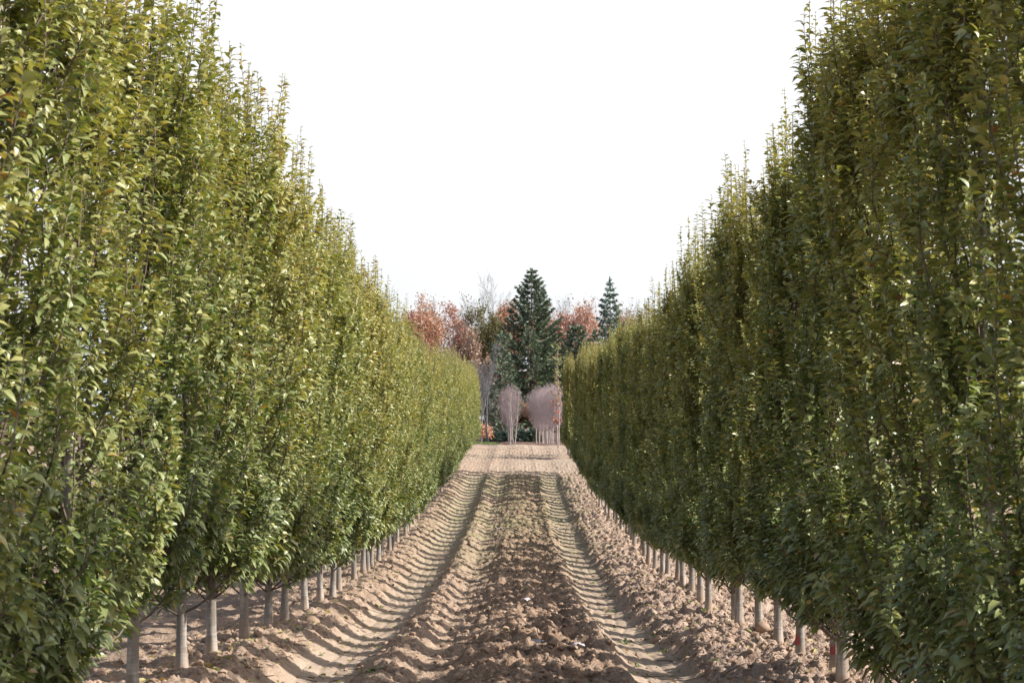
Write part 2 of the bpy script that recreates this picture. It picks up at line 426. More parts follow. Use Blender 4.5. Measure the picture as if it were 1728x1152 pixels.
def hornbeam_meshes(seed, R, shape, base=.38, H=5.0, dens=2.1, stray=1.35):
    rng = np.random.default_rng(seed)
    wood = []
    P, A, Nn, Ln, T, D = [], [], [], [], [], []
    zl = np.linspace(0, H, 24)
    wob = np.stack([.02 * np.sin(zl * 1.7 + rng.uniform(0, 6)) * np.minimum(zl, 1.2), .02 * np.cos(zl * 1.3 + rng.uniform(0, 6)) * np.minimum(zl, 1.2)], 1)
    leader = np.concatenate([wob, zl[:, None]], 1)
    rl = .038 * (1 - zl / H) ** .8 + .003
    rl += .016 * np.exp(-zl / .07)
    def prof(h):
        return R * np.interp((h - .45) / (H - .45), [0, .06, .2, .45, .7, .86, 1.0], shape)
    hue = rng.uniform(-.05, .05)
    def put_leaves(pts, t0, step, size=1.0):
        seg = np.linalg.norm(np.diff(pts, axis=0), axis=1); cum = np.concatenate([[0], np.cumsum(seg)])
        tot = cum[-1]
        s = np.arange(t0 * tot, tot, step / dens)
        if len(s) == 0: return
        s = s + rng.uniform(-.3, .3, len(s)) * step
        s = np.clip(s, 0, tot)
        q = np.stack([np.interp(s, cum, pts[:, k]) for k in range(3)], 1)
        j = np.clip(np.searchsorted(cum, s) - 1, 0, len(seg) - 1)
        tg = np.diff(pts, axis=0)[j]; tg /= np.linalg.norm(tg, axis=1)[:, None] + 1e-9
        ph = rng.uniform(0, 6.28) + np.arange(len(s)) * math.pi + rng.uniform(-.7, .7, len(s))
        ref = np.tile([[0.31, .95, .0]], (len(s), 1))
        u = np.cross(tg, ref); u /= np.linalg.norm(u, axis=1)[:, None] + 1e-9
        v = np.cross(tg, u)
        side = u * np.cos(ph)[:, None] + v * np.sin(ph)[:, None]
        out = q.copy(); out[:, 2] = 0; out /= np.linalg.norm(out, axis=1)[:, None] + 1e-6
        side = side + out * .35
        side /= np.linalg.norm(side, axis=1)[:, None]
        low = np.clip((1.7 - q[:, 2]) / 1.2, 0, 1)
        al = np.radians(rng.normal(52, 13, len(s)) + 12 * low)
        ax = tg * np.cos(al)[:, None] + side * np.sin(al)[:, None]
        nn = tg + rng.normal(0, .28, (len(s), 3)) + np.array([[0, 0, .15]])
        rel = s / tot
        sz = rng.uniform(.055, .094, len(s)) * size * np.where(rel > .93, .6, 1.0) * (1 + .12 * low)
        P.append(q); A.append(ax); Nn.append(nn); Ln.append(sz)
        D.append(rng.uniform(.15, .5, len(s)) + .22 * low)
        hh = np.clip((q[:, 2] - .4) / (H - .4), 0, 1)
        tt = .285 + .43 * hh ** .8 + hue + rng.normal(0, .13, len(s))
        tt = np.where(rng.random(len(s)) < .028, rng.uniform(.85, 1.0, len(s)), np.clip(tt, 0, .84))
        T.append(tt)
    specs = []
    nb = 58
    for i in range(nb):
        f = (i + rng.uniform(-.4, .4)) / nb
        specs.append((base + .06 + max(f, 0) ** 1.05 * (3.86 - base), rng.uniform(.85, 1.45) * (1.0 if f > .12 else .62), rng.uniform(.5, 1.05)))
    for i in range(13):                              # shoots that end as spires above the crown
        specs.append((rng.uniform(2.9, 3.8), rng.uniform(1.0, 1.55), rng.uniform(.3, 1.0)))
    for i in range(18):                              # skirt of short low limbs
        specs.append((rng.uniform(base, base + .55), rng.uniform(.45, .85), rng.uniform(.6, 1.05)))
    for i in range(5):                               # long water shoots deep inside
        specs.append((rng.uniform(.6, 2.4), rng.uniform(1.3, 1.8), rng.uniform(.25, .6)))
    for i, (h0, Lb, k) in enumerate(specs):
        az = i * 2.39996 + rng.uniform(-.35, .35)
        h1 = min(h0 + Lb, H + .3)
        rt = k * prof(min(h0 + Lb * .6, H))
        if h0 < .75: rt = max(rt, .62 * R)
        n = 9; t = np.linspace(0, 1, n)
        rr = rt * (1 - (1 - t) ** 2.3)
        zz = h0 + (h1 - h0) * t ** 1.12
        swirl = az + .25 * t * rng.normal(0, 1)
        jx = np.cumsum(rng.normal(0, .008, (n, 2)), axis=0)
        bx = np.interp(h0, zl, leader[:, 0]); by = np.interp(h0, zl, leader[:, 1])
        pts = np.stack([bx + rr * np.cos(swirl) + jx[:, 0], by + rr * np.sin(swirl) + jx[:, 1], zz], 1)
        pts[0] = (bx, by, h0)
        r0 = .0105 * (1 - h0 / 7)
        wood.append((pts, r0 * (1 - t) ** .8 + .0016))
        put_leaves(pts, .22 if h0 > .9 else .34, .038 if h1 < H * .80 else .052)
        for s in range(rng.integers(6, 9)):
            ts = rng.uniform(.12, .9 if h1 < H * .80 else .55); jj = int(ts * (n - 1)); p0 = pts[jj] + (pts[jj + 1] - pts[jj]) * (ts * (n - 1) - jj)
            tg = pts[jj + 1] - pts[jj]; tg /= np.linalg.norm(tg)
            oa = rng.uniform(0, 6.28); od = np.array([math.cos(oa), math.sin(oa), rng.uniform(-.1, .5)])
            od = od + .5 * np.array([math.cos(az), math.sin(az), 0])
            room = max(.05, prof(p0[2]) * 1.08 - math.hypot(p0[0], p0[1]))
            ls = rng.uniform(.14, .40)
            d0 = tg * .6 + od * .8; d0 /= np.linalg.norm(d0)
            d1 = tg * .9 + od * .35 + np.array([0, 0, .35]); d1 /= np.linalg.norm(d1)
            q1 = p0 + d0 * ls * .45; q2 = q1 + d1 * ls * .55
            hr = math.hypot(q2[0], q2[1]); lim = prof(min(q2[2], H)) * rng.choice([1.05, 1.1, stray])
            if hr > lim:
                sc = lim / hr; q2[:2] *= sc; q1[:2] *= (1 + sc) / 2
            sp = np.stack([p0, (p0 + q1) / 2 + rng.normal(0, .006, 3), q1, q2])
            wood.append((sp, np.array([.0035, .003, .0025, .0012])))
            put_leaves(sp, .15, .036)
    put_leaves(leader[int(24 * .62):], .0, .03)
    for i in range(95):                              # short spurs that clothe the trunk inside the crown
        h0 = rng.uniform(base + .12, 3.8); a = rng.uniform(0, 6.28); L = rng.uniform(.12, .28)
        b0 = np.array([np.interp(h0, zl, leader[:, 0]), np.interp(h0, zl, leader[:, 1]), h0])
        sp = np.stack([b0, b0 + [L * .5 * math.cos(a), L * .5 * math.sin(a), L * .5], b0 + [L * .85 * math.cos(a), L * .85 * math.sin(a), L * 1.2]])
        wood.append((sp, np.array([.003, .0025, .0012])))
        put_leaves(sp, .2, .034)
    tv, tq = tubes([(leader, rl)], 12)
    trunk = mesh_np('trunk', tv, [tq], M_TRUNK, smooth=True)
    bv, bq = tubes(wood, 3)
    limbs = mesh_np('branches', bv, [bq], M_TWIG, smooth=True)
    crown = leaves_mesh('crown', np.concatenate(P), np.concatenate(A), np.concatenate(Nn), np.concatenate(Ln),
                        np.concatenate(T), M_LEAF, droop=np.concatenate(D))
    return trunk, limbs, crown

WIDE = [.62, .92, 1.0, 1.0, .92, .76, .50]          # full crowns
TAPER = [1.0, 1.0, .83, .78, .72, .62, .42]         # crowns that narrow early

L_PROTOS = [hornbeam_meshes(100 + k, .55, WIDE) for k in range(6)]
L_NEAR = [hornbeam_meshes(300 + k, .57, WIDE, .10) for k in range(3)]      # the nearest trees are clothed almost to the ground
R_NEAR = [hornbeam_meshes(400 + k, .48, TAPER, .08) for k in range(3)]
R_MID = [hornbeam_meshes(500 + k, .43, TAPER, .26) for k in range(3)]
R_PROTOS = [hornbeam_meshes(200 + k, .39, TAPER, stray=1.25) for k in range(6)]

ORD = ['first', 'second', 'third', 'fourth', 'fifth', 'sixth', 'seventh', 'eighth', 'ninth', 'tenth', 'eleventh', 'twelfth',
       'thirteenth', 'fourteenth', 'fifteenth', 'sixteenth', 'seventeenth', 'eighteenth', 'nineteenth', 'twentieth']
MADE = {}
def place_hornbeam(proto, x, d, rz, sc, label, group, tilt=(0, 0)):
    z = float(ground_z(np.array([x]), np.array([d]))[0])
    o = bpy.data.objects.new('hornbeam_tree', None)
    COL.objects.link(o)
    o.location = (x, d, z - .03); o.rotation_euler = (tilt[0], tilt[1], rz); w = .5 * sc + .49; o.scale = (w, w, sc)
    tag(o, label, 'tree', group)
    for nm, me in zip(('trunk', 'branches', 'crown'), proto):
        link(nm, me, o)
    return o

def paint_mark(parent, d):
    """Small red paint dab wrapped on the aisle side of a trunk, facing back along the aisle."""
    a = np.linspace(math.radians(196), math.radians(262), 7)
    rows = []
    for k, z in enumerate((.20, .235, .27, .30)):
        r = .0485 - .004 * k
        w = (1, 1, .9, .6)[k]
        aa = a.mean() + (a - a.mean()) * w
        rows.append(np.stack([r * np.cos(aa), r * np.sin(aa), np.full(7, z) + .006 * np.sin(aa * 9)], 1))
    i = np.arange(6)[None, :] + 7 * np.arange(3)[:, None]
    f = np.stack([i, i + 1, i + 8, i + 7], -1).reshape(-1, 4)
    o = link('paint_mark', mesh_np('paint_mark', np.concatenate(rows), [f], M_PAINT, smooth=True), parent)
    o.rotation_euler = (0, 0, -parent.rotation_euler[2])
    return o

M_PAINT = plain_mat('red_paint', (0.26, 0.045, 0.045), (0.38, 0.09, 0.085), 20, .7, .1)

def plant_rows():
    rng = np.random.default_rng(7)
    L_D = [7.4, 8.9, 10.4, 12.3, 14.1, 15.2, 17.0, 18.9, 20.1, 22.1, 23.6, 24.5, 26.2, 28.6, 30.2, 31.0, 32.3, 33.6, 34.5, 36.4, 37.7]
    R_D = [6.9, 8.1, 9.4, 10.6, 11.9, 13.2, 14.1, 15.4, 16.65, 18.2, 19.4, 20.5, 22.1, 23.5]
    rows = (('left', -2.47, ([7, 15, 22, 28, 35, 45, 58, 95], [1.03, 1.0, 1.02, .99, .95, .90, .88, .86]), L_PROTOS, 1.42, L_D, 99.5), ('right', 2.30, ([7, 15, 23, 31, 40, 60, 88], [.98, .93, .91, .89, .91, .91, .92]), R_PROTOS, 1.33, R_D, 88.5))
    for side, x0, tall, protos, sp, known, d1 in rows:
        ds = list(known)
        d = known[-1] + sp
        while d < d1:
            if not (side == 'right' and 71.5 < d < 83.0):
                ds.append(d + rng.uniform(-.16, .16))
            d += sp
        for i, d in enumerate(ds):
            x = x0 + rng.normal(0, .035)
            sc = float(np.interp(d, *tall)) * rng.uniform(.95, 1.045)
            look = ('sunlit yellow-green columnar hornbeam' if side == 'left' else 'shaded dark green columnar hornbeam')
            grp = ('sunlit hornbeams of the left row' if side == 'left' else 'shaded hornbeams of the right row')
            mark = side == 'right' and i in (6, 7)
            if i < len(ORD):
                lab = '%s%s, %s from camera in the %s row' % (look, ' with red trunk mark' if mark else '', ORD[i], side)
            elif i == len(ds) - 1:
                lab = '%s standing last at the far end of the %s row' % (look, side)
            else:
                lab = '%s merging with its neighbours along the far %s row' % (look, side)
            kind = protos
            if side == 'left' and d < 9.5: kind = L_NEAR
            if side == 'right' and d < 15.0: kind = R_MID
            if side == 'right' and d < 11.0: kind = R_NEAR
            o = place_hornbeam(kind[int(rng.integers(0, len(kind)))], x, d, rng.uniform(0, 6.28), sc, lab, grp,
                               (rng.normal(0, .01), rng.normal(0, .012)))
            if mark: paint_mark(o, d)
plant_rows()

# ------------------------------------------------------------------ background trees
def at(px, d):
    return (px - 875.0) / F_PX * d
def gz(x, d):
    return float(ground_z(np.array([x]), np.array([d]))[0])
def height(ytop, px, d):
    return CAM_Z - (ytop - 700.0) / F_PX * d - gz(at(px, d), d)

def grow(rng, H, spread, levels=4, trunk_r=None, fork=.28, up=.35, kids=(3, 6), lean=0.0):
    """Recursive limbs: returns polylines with radii and the outermost points."""
    polys, tips = [], []
    trunk_r = trunk_r or H * .012
    def limb(p, d, L, r, lev):
        n = 5; pts = [p]; dd = d.copy()
        for k in range(n - 1):
            dd = dd + rng.normal(0, .16, 3) + np.array([0, 0, up * .12]); dd /= np.linalg.norm(dd)
            pts.append(pts[-1] + dd * L / (n - 1))
        pts = np.array(pts); rad = r * np.linspace(1, .45, n)
        polys.append((pts, rad))
        if lev >= levels:
            tips.append(pts[2:]); return
        if lev >= levels - 1: tips.append(pts[3:])
        for c in range(rng.integers(*kids)):
            t = rng.uniform(fork, 1.0); jj = min(int(t * (n - 1)), n - 2)
            q = pts[jj] + (pts[jj + 1] - pts[jj]) * (t * (n - 1) - jj)
            az = rng.uniform(0, 6.28)
            side = np.array([math.cos(az), math.sin(az), rng.uniform(-.1, .5)]) * spread
            nd = dd * .75 + side; nd /= np.linalg.norm(nd)
            limb(q, nd, L * rng.uniform(.5, .75), r * .5 * (1.1 - .4 * t), lev + 1)
    limb(np.zeros(3), np.array([lean, 0, 1.0]), H * .52, trunk_r, 0)
    top = max(p[0][:, 2].max() for p in polys)
    k = H / top
    return [(p * k, r) for p, r in polys], [t * k for t in tips]

def flakes(name, C, size, tint, mat, rng, flat=0.0):
    """Small three-cornered leaf sprays around centres C."""
    n = len(C)
    a = rng.normal(0, 1, (n, 3)); a[:, 2] *= (1 - flat); a /= np.linalg.norm(a, axis=1)[:, None]
    b = np.cross(a, rng.normal(0, 1, (n, 3))); b /= np.linalg.norm(b, axis=1)[:, None] + 1e-9
    s = (size * rng.uniform(.6, 1.3, n))[:, None]
    v = np.stack([C - a * s * .5, C + b * s * .42 + a * s * .1, C + a * s * .6, C - b * s * .42], 1)
    f = np.arange(n)[:, None] * 4 + np.array([[0, 1, 2, 3]])
    return mesh_np(name, v.reshape(-1, 3), [f], mat, tint=tint, smooth=False)

M_BARK = bark_mat('grey_bark', (0.10, 0.08, 0.07), (0.22, 0.185, 0.165), 6, .3, .2)
M_PALE = bark_mat('pale_bark', (0.30, 0.25, 0.23), (0.54, 0.48, 0.46), 10, .4, .1)
M_SILVER = bark_mat('silver_bark', (0.14, 0.135, 0.14), (0.28, 0.275, 0.285), 8, .4, .1)
M_MAUVE = bark_mat('mauve_twig', (0.38, 0.305, 0.31), (0.56, 0.465, 0.475), 3, .5, 0)
M_ORANGE = leaf_mat('orange_leaf', [(0, (0.34, 0.19, 0.12)), (.5, (0.48, 0.29, 0.19)), (1, (0.56, 0.43, 0.31))], (1.4, 1.0, .8), .3)  # orange, red and rust leaves paled in colour to stand in for haze
M_RED = leaf_mat('red_leaf', [(0, (0.29, 0.155, 0.12)), (.5, (0.43, 0.255, 0.19)), (1, (0.52, 0.38, 0.29))], (1.4, .9, .8), .3)
M_RUST = leaf_mat('rust_leaf', [(0, (0.24, 0.165, 0.13)), (.5, (0.36, 0.26, 0.205)), (1, (0.46, 0.36, 0.29))], (1.3, 1.1, .8), .25)
M_OLIVE = leaf_mat('olive_leaf', [(0, (0.05, 0.06, 0.02)), (.5, (0.12, 0.125, 0.04)), (1, (0.24, 0.20, 0.07))], (1.4, 1.3, .6), .3)
M_DARK = leaf_mat('dark_needle', [(0, (0.065, 0.095, 0.068)), (.5, (0.12, 0.16, 0.11)), (1, (0.20, 0.24, 0.15))], (1.2, 1.3, .7), .12, .6, .25)  # needles paled too, distance haze put into the colour
M_BLUE = leaf_mat('blue_needle', [(0, (0.06, 0.10, 0.085)), (.5, (0.12, 0.175, 0.145)), (1, (0.20, 0.26, 0.21))], (1.2, 1.2, .8), .12, .6, .25)  # likewise paled in place of haze in the air

def broadleaf(name, px, d, ytop, wpx, mat, nleaf, label, seed, size=.21, levels=5, bark=None, cat='tree', group=None, twigs=1.0):
    rng = np.random.default_rng(seed)
    x = at(px, d); H = height(ytop, px, d); z = gz(x, d)
    W = wpx / F_PX * d
    polys, tips = grow(rng, H, .62, levels)
    tp = np.concatenate(tips)
    ext = np.percentile(np.abs(tp[:, :2]), 92) + 1e-6
    kx = np.clip(W * .58 / ext, .3, 2.2)
    polys = [(p * [kx, kx, 1], r) for p, r in polys]; tp = tp * [kx, kx, 1]
    o = bpy.data.objects.new(name, None); COL.objects.link(o); o.location = (x, d, z - .1)
    tag(o, label, cat, group)
    nb = 1
    tv, tq = tubes([polys[0]], 7)
    link('trunk', mesh_np('trunk', tv, [tq], bark or M_BARK, smooth=True), o)
    lv, lq = tubes([(p, np.maximum(r, .008 * twigs)) for p, r in polys[1:]], 3)
    link('branches', mesh_np('branches', lv, [lq], bark or M_BARK, smooth=True), o)
    if nleaf:
        # leaves gather in clumps round some of the twig ends
        w = (rng.random(len(tp)) ** 1.5) + .06
        nleaf = int(nleaf * 2.6)
        idx = rng.choice(len(tp), nleaf, p=w / w.sum())
        C = tp[idx] + rng.normal(0, .30 * max(.5, H / 14), (nleaf, 3))
        tint = np.clip(rng.normal(.5, .22, nleaf) + .25 * (rng.random(len(tp))[idx] - .5), 0, 1)
        link('crown', flakes('crown', C, size, tint, mat, rng), o)
    return o

def conifer(name, px, d, ytop, label, seed, mat, skirt, rmax, prof, whorls=26, per=8, dens=1.0, rise=.25, hang=.4, trunkr=.2, size=.3, cat='tree', group=None, bark=None):
    rng = np.random.default_rng(seed)
    x = at(px, d); H = height(ytop, px, d); z = gz(x, d)
    o = bpy.data.objects.new(name, None); COL.objects.link(o); o.location = (x, d, z - .1)
    tag(o, label, cat, group)
    zs = np.linspace(0, H, 14)
    tv, tq = tubes([(np.stack([zs * 0, zs * 0, zs], 1), trunkr * (1 - zs / H) + .012)], 8)
    link('trunk', mesh_np('trunk', tv, [tq], bark or M_BARK, smooth=True), o)
    limbs, C, Ax = [], [], []
    for k in range(whorls):
        f = (k + .3) / whorls
        h = H * (skirt + (1 - skirt) * f ** .92)
        if h > H * .985: continue
        for b in range(per):
            az = b * 6.283 / per + k * 1.1 + rng.uniform(-.3, .3)
            R = rmax * np.interp(h / H, *prof) * rng.uniform(.74, 1.12)
            if rng.random() < .10: R *= .55
            n = 7; t = np.linspace(0, 1, n)
            # lower boughs dip and lift at the tip, upper boughs reach upward
            u = np.interp(h / H, [skirt, .55, .9], [-.10, .12, .55]) + rng.normal(0, .05)
            zz = h + R * (u * t + rise * (t ** 2.2) - .22 * np.sin(t * math.pi) * (1 - h / H))
            r = R * t
            bend = az + .12 * rng.normal() * t
            pts = np.stack([r * np.cos(bend), r * np.sin(bend), zz], 1)
            limbs.append((pts, .045 * (1 - h / H * .7) * (1 - t * .8) + .008))
            m = max(4, int(R * 34 * dens))
            tt = rng.uniform(.12, 1.02, m) ** .8
            q = np.stack([np.interp(tt, t, pts[:, j]) for j in range(3)], 1)
            tg = np.array([math.cos(az), math.sin(az), .2])
            sd = np.array([-math.sin(az), math.cos(az), 0])
            off = rng.uniform(-1, 1, m)
            spread = .20 * R * (1 - tt * .75) * rng.uniform(.3, 1, m)
            q = q + sd * (off * spread)[:, None]
            q[:, 2] -= rng.uniform(0, 1, m) ** 1.5 * hang * (1.05 - tt * .6) * min(1, R / 2)
            ax = tg * rng.uniform(.5, 1, m)[:, None] + sd * (off * .7)[:, None]
            ax[:, 2] -= rng.uniform(0, .9, m) * hang * 1.3
            C.append(q); Ax.append(ax)
    lt = rng.uniform(.93, 1.0, 40) * H
    C.append(np.stack([rng.normal(0, .07, 40), rng.normal(0, .07, 40), lt], 1)); Ax.append(np.stack([rng.normal(0, .4, 40), rng.normal(0, .4, 40), np.ones(40)], 1))
    lv, lq = tubes(limbs, 3)
    link('branches', mesh_np('branches', lv, [lq], bark or M_BARK, smooth=True), o)
    C = np.concatenate(C); Ax = np.concatenate(Ax); Ax /= np.linalg.norm(Ax, axis=1)[:, None]
    n = len(C)
    wv = np.cross(Ax, rng.normal(0, 1, (n, 3))); wv /= np.linalg.norm(wv, axis=1)[:, None]
    s = (size * rng.uniform(.6, 1.4, n))[:, None]
    v = np.stack([C - wv * s * .16, C + Ax * s * .55 - wv * s * .2, C + Ax * s * 1.1, C + Ax * s * .5 + wv * s * .2], 1)
    f = np.arange(n)[:, None] * 4 + np.array([[0, 1, 2, 3]])
    link('crown', mesh_np('crown', v.reshape(-1, 3), [f], mat, tint=np.clip(rng.normal(.45, .25, n), 0, 1)), o)
    return o

def twig_tree_meshes(seed, H, W, clear):
    """Bare fastigiate tree: clear trunk and an egg-shaped crown of fine upright twigs."""
    rng = np.random.default_rng(seed)
    zs = np.linspace(0, H * .95, 10)
    tv, tq = tubes([(np.stack([.02 * np.sin(zs * 2), zs * 0, zs], 1), .055 * (1 - zs / H) + .006)], 8)
    P = []
    def egg(p):
        p = p.copy(); f = np.clip((p[:, 2] - clear + .25) / (H - clear + .25), 0, 1)
        lim = W * .5 * np.interp(f, [0, .08, .3, .5, .75, .9, 1], [.45, .8, 1.0, .97, .72, .42, .05]) * lim_k[0]
        r = np.hypot(p[:, 0], p[:, 1]) + 1e-6
        k = np.minimum(1, lim / r); p[:, 0] *= k; p[:, 1] *= k
        return p
    lim_k = [1.0]
    for i in range(105):
        lim_k[0] = rng.uniform(.35, 1.18)
        h0 = clear + (H - clear) * rng.random() ** 1.4 * .7
        az = rng.uniform(0, 6.28); L = (H - h0) * rng.uniform(.5, .95)
        e = (h0 + L * .6 - clear) / (H - clear)
        R = W * .5 * math.sin(math.pi * min(.98, max(.1, e * .8 + .14))) ** .8 * rng.uniform(.35, 1.0)
        t = np.linspace(0, 1, 6); r = R * (1 - (1 - t) ** 1.8)
        pts = np.stack([r * np.cos(az), r * np.sin(az), h0 + L * t], 1) + np.cumsum(rng.normal(0, .012, (6, 3)), 0)
        pts = egg(pts)
        P.append((pts, .008 * (1 - t * .75)))
        for k in range(9):
            j = rng.integers(1, 5); lim_k[0] = max(lim_k[0], rng.uniform(.3, 1.25)); a2 = rng.uniform(0, 6.28); l2 = rng.uniform(.3, .7)
            q = egg(pts[j:j + 1])[0]; dv = np.array([math.cos(a2) * .42, math.sin(a2) * .42, .85])
            P.append((np.stack([q, egg((q + dv * l2 * .5)[None])[0], egg((q + dv * l2 + [0, 0, .05])[None])[0]]), np.array([.004, .003, .002])))
    bv, bq = tubes(P, 3)
    return (mesh_np('trunk', tv, [tq], M_PALE, smooth=True), mesh_np('twigs', bv, [bq], M_MAUVE, smooth=True))

def background():
    # --- woods behind the field
    sp_prof = ([0, .12, .3, .5, .7, .85, 1], [.55, .85, 1.0, .72, .44, .24, .03])
    conifer('spruce_tree', 897, 190, 452, 'tall dark green spruce with drooping tiers, centre of the far woods', 1, M_DARK, .12, 5.3, sp_prof, 27, 8, 1.7, .22, .42, .24, .30)
    conifer('conifer_tree', 1030, 205, 470, 'thin ragged blue-green conifer rising above the right row', 2, M_BLUE, .10, 1.9, ([0, .3, .6, .85, 1], [1, .95, .85, .45, .04]), 22, 6, 1.2, .05, .9, .16, .36)
    conifer('conifer_tree', 972, 180, 548, 'low dark evergreen touching the right flank of the tall spruce', 3, M_DARK, .08, 2.0, ([0, .3, .7, 1], [.9, 1, .8, .2]), 18, 7, 1.4, .15, .6, .18, .34)
    conifer('conifer_tree', 1004, 186, 558, 'small dark evergreen top between spruce and right hornbeam row', 4, M_DARK, .08, 1.5, ([0, .3, .7, 1], [1, .9, .6, .05]), 18, 7, 1.4, .15, .6, .15, .34)
    conifer('conifer_tree', 846, 176, 560, 'dark green evergreen with orange leaves showing behind, left of the tall spruce', 5, M_DARK, .10, 2.0, ([0, .3, .7, 1], [.8, 1, .6, .05]), 16, 6, .9, .2, .6, .15, .32)
    B = broadleaf
    B('autumn_tree', 722, 222, 490, 66, M_ORANGE, 2600, 'pale orange autumn tree at the left end of the far woods', 11)
    B('autumn_tree', 694, 216, 522, 40, M_RED, 1800, 'small reddish autumn tree just above the left row', 12)
    B('bare_tree', 766, 212, 487, 80, M_RUST, 500, 'bare greyish brown tree between orange and red autumn trees', 13)
    B('autumn_tree', 803, 218, 506, 58, M_RED, 2600, 'bright red autumn tree left of the spruce', 14)
    B('autumn_tree', 832, 208, 510, 56, M_OLIVE, 2200, 'olive green and yellow tree beside the red one', 15)
    B('autumn_tree', 862, 214, 505, 48, M_ORANGE, 2400, 'orange autumn tree half hidden behind the left edge of the spruce', 16)
    B('bare_tree', 836, 230, 456, 110, M_RUST, 0, 'tall leafless tree with thin twigs against the sky left of the spruce', 17, twigs=.8)
    B('bare_tree', 930, 232, 486, 60, M_RUST, 0, 'leafless tree behind the right edge of the tall spruce', 25, twigs=.8)
    B('autumn_tree', 948, 214, 500, 70, M_RED, 2600, 'rosy red autumn tree right of the spruce', 18)
    B('autumn_tree', 988, 220, 512, 70, M_ORANGE, 3000, 'broad orange autumn tree between the two conifers', 19)
    B('bare_tree', 966, 228, 488, 60, M_RUST, 250, 'bare pinkish tree poking above the orange autumn tree', 20)
    B('bare_tree', 1066, 214, 498, 66, M_RUST, 500, 'bare brown tree right of the ragged blue-green conifer', 21)
    B('bare_tree', 1098, 220, 506, 60, M_RUST, 350, 'bare brown tree at the right end of the far woods', 22)
    B('autumn_tree', 742, 226, 540, 60, M_RUST, 2200, 'rust brown tree low between the pale orange and bare trees', 23)
    B('autumn_tree', 786, 205, 556, 56, M_RUST, 2200, 'rust brown tree in front of the bright red one', 24)
    B('bare_tree', 824, 150, 572, 60, M_RUST, 0, 'silvery grey bare tree at the end of the left row', 26, bark=M_SILVER)
    B('bare_tree', 812, 168, 600, 40, M_RUST, 120, 'smaller grey bare tree behind the silvery one', 27, bark=M_SILVER)
    B('autumn_tree', 856, 196, 590, 44, M_ORANGE, 1800, 'low orange tree glowing between evergreen and spruce boughs', 28)
    B('autumn_tree', 940, 198, 596, 44, M_OLIVE, 1600, 'low olive tree under the right boughs of the spruce', 29)
    B('autumn_tree', 1046, 224, 520, 50, M_ORANGE, 1500, 'orange autumn tree partly behind the ragged conifer', 30)
    B('autumn_tree', 908, 196, 640, 60, M_OLIVE, 1800, 'mustard and dark green thicket under the tall spruce', 31)
    B('autumn_tree', 706, 230, 500, 50, M_RUST, 1800, 'dull brown tree behind the pale orange one at the left end', 32)
    B('autumn_tree', 778, 232, 520, 70, M_RED, 2200, 'dark red tree behind the bare greyish brown one', 33)
    B('autumn_tree', 920, 234, 520, 70, M_ORANGE, 2200, 'orange tree showing through the right boughs of the tall spruce', 34)
    B('autumn_tree', 1014, 232, 530, 60, M_ORANGE, 2200, 'orange tree just left of the ragged blue-green conifer', 35)
    B('autumn_tree', 836, 236, 545, 80, M_RUST, 2600, 'rust brown tree deep behind the olive one', 36)
    B('autumn_tree', 800, 236, 580, 80, M_RUST, 2200, 'brown tree low behind the silvery grey bare tree', 37)
    B('autumn_tree', 960, 236, 560, 90, M_RUST, 2600, 'rust brown tree low behind the right evergreens', 38)
    for k, (px, y, m, lb) in enumerate(((826, 610, M_RUST, 'brown thicket tree at the back, left of the dark evergreen'), (852, 622, M_OLIVE, 'olive thicket tree at the back between evergreen and spruce'),
                                        (878, 630, M_RUST, 'brown thicket tree at the back behind the spruce trunk'), (904, 626, M_OLIVE, 'olive thicket tree at the back under the right spruce boughs'),
                                        (928, 616, M_RUST, 'rust thicket tree at the back beside the right row'))):
        B('thicket_tree', px, 246 + 2 * k, y, 50, m, 2600, lb, 140 + k, .32, 4, None, 'tree', 'thicket behind the spruce')
    for k, (px, y, m, lb) in enumerate(((822, 650, M_OLIVE, 'dark olive undergrowth bush at the left of the pink crowns'), (846, 664, M_RUST, 'brown undergrowth bush behind the left pink crown'),
                                        (872, 668, M_OLIVE, 'dark green undergrowth bush between the pink crowns'), (886, 676, M_ORANGE, 'orange brown bush low between the two pink crowns'),
                                        (930, 660, M_RUST, 'brown undergrowth bush behind the right pink crown'))):
        B('undergrowth_bush', px, 186 - k, y, 44, m, 1500, lb, 40 + k, .22, 4, None, 'bush', 'undergrowth below the far woods')
    # --- bare mauve crowns across the field end
    protos = [twig_tree_meshes(60 + k, 4.5, 2.75, .95) for k in range(3)]
    spots = [(861, 138, 1.0, 'rounded bare mauve-twigged tree behind the white twin-stem birch'),
             (858, 146, .97, 'bare mauve-twigged tree hidden behind the one at the birch')]
    for k in range(13):
        spots.append(((904 + 3.0 * k, 908 + 2.7 * k)[k % 2], 152 - 1.1 * k, 1.0 - .10 * (k % 3 == 1) - .06 * (k % 4 == 3),
                      'bare mauve-twigged tree, %s from the left in the clump beside the right row' % ORD[k]))
    rng = np.random.default_rng(3)
    for i, (px, d, s, lb) in enumerate(spots):
        x = at(px + (rng.uniform(-1.8, 1.8) if i > 1 else 0), d)
        o = bpy.data.objects.new('bare_nursery_tree', None); COL.objects.link(o)
        o.location = (x, d, gz(x, d) - .05); o.rotation_euler = (0, 0, rng.uniform(0, 6.28)); o.scale = (s, s, s)
        tag(o, lb, 'tree', 'bare mauve nursery trees')
        for nm, me in zip(('trunk', 'twigs'), protos[i % 3]): link(nm, me, o)
    # --- white birch with twin stems
    x, d = at(868, 118), 118
    H = height(652, 868, d)
    o = bpy.data.objects.new('birch_tree', None); COL.objects.link(o); o.location = (x, d, gz(x, d) - .05)
    tag(o, 'young white birch with two thin stems forming a V', 'tree')
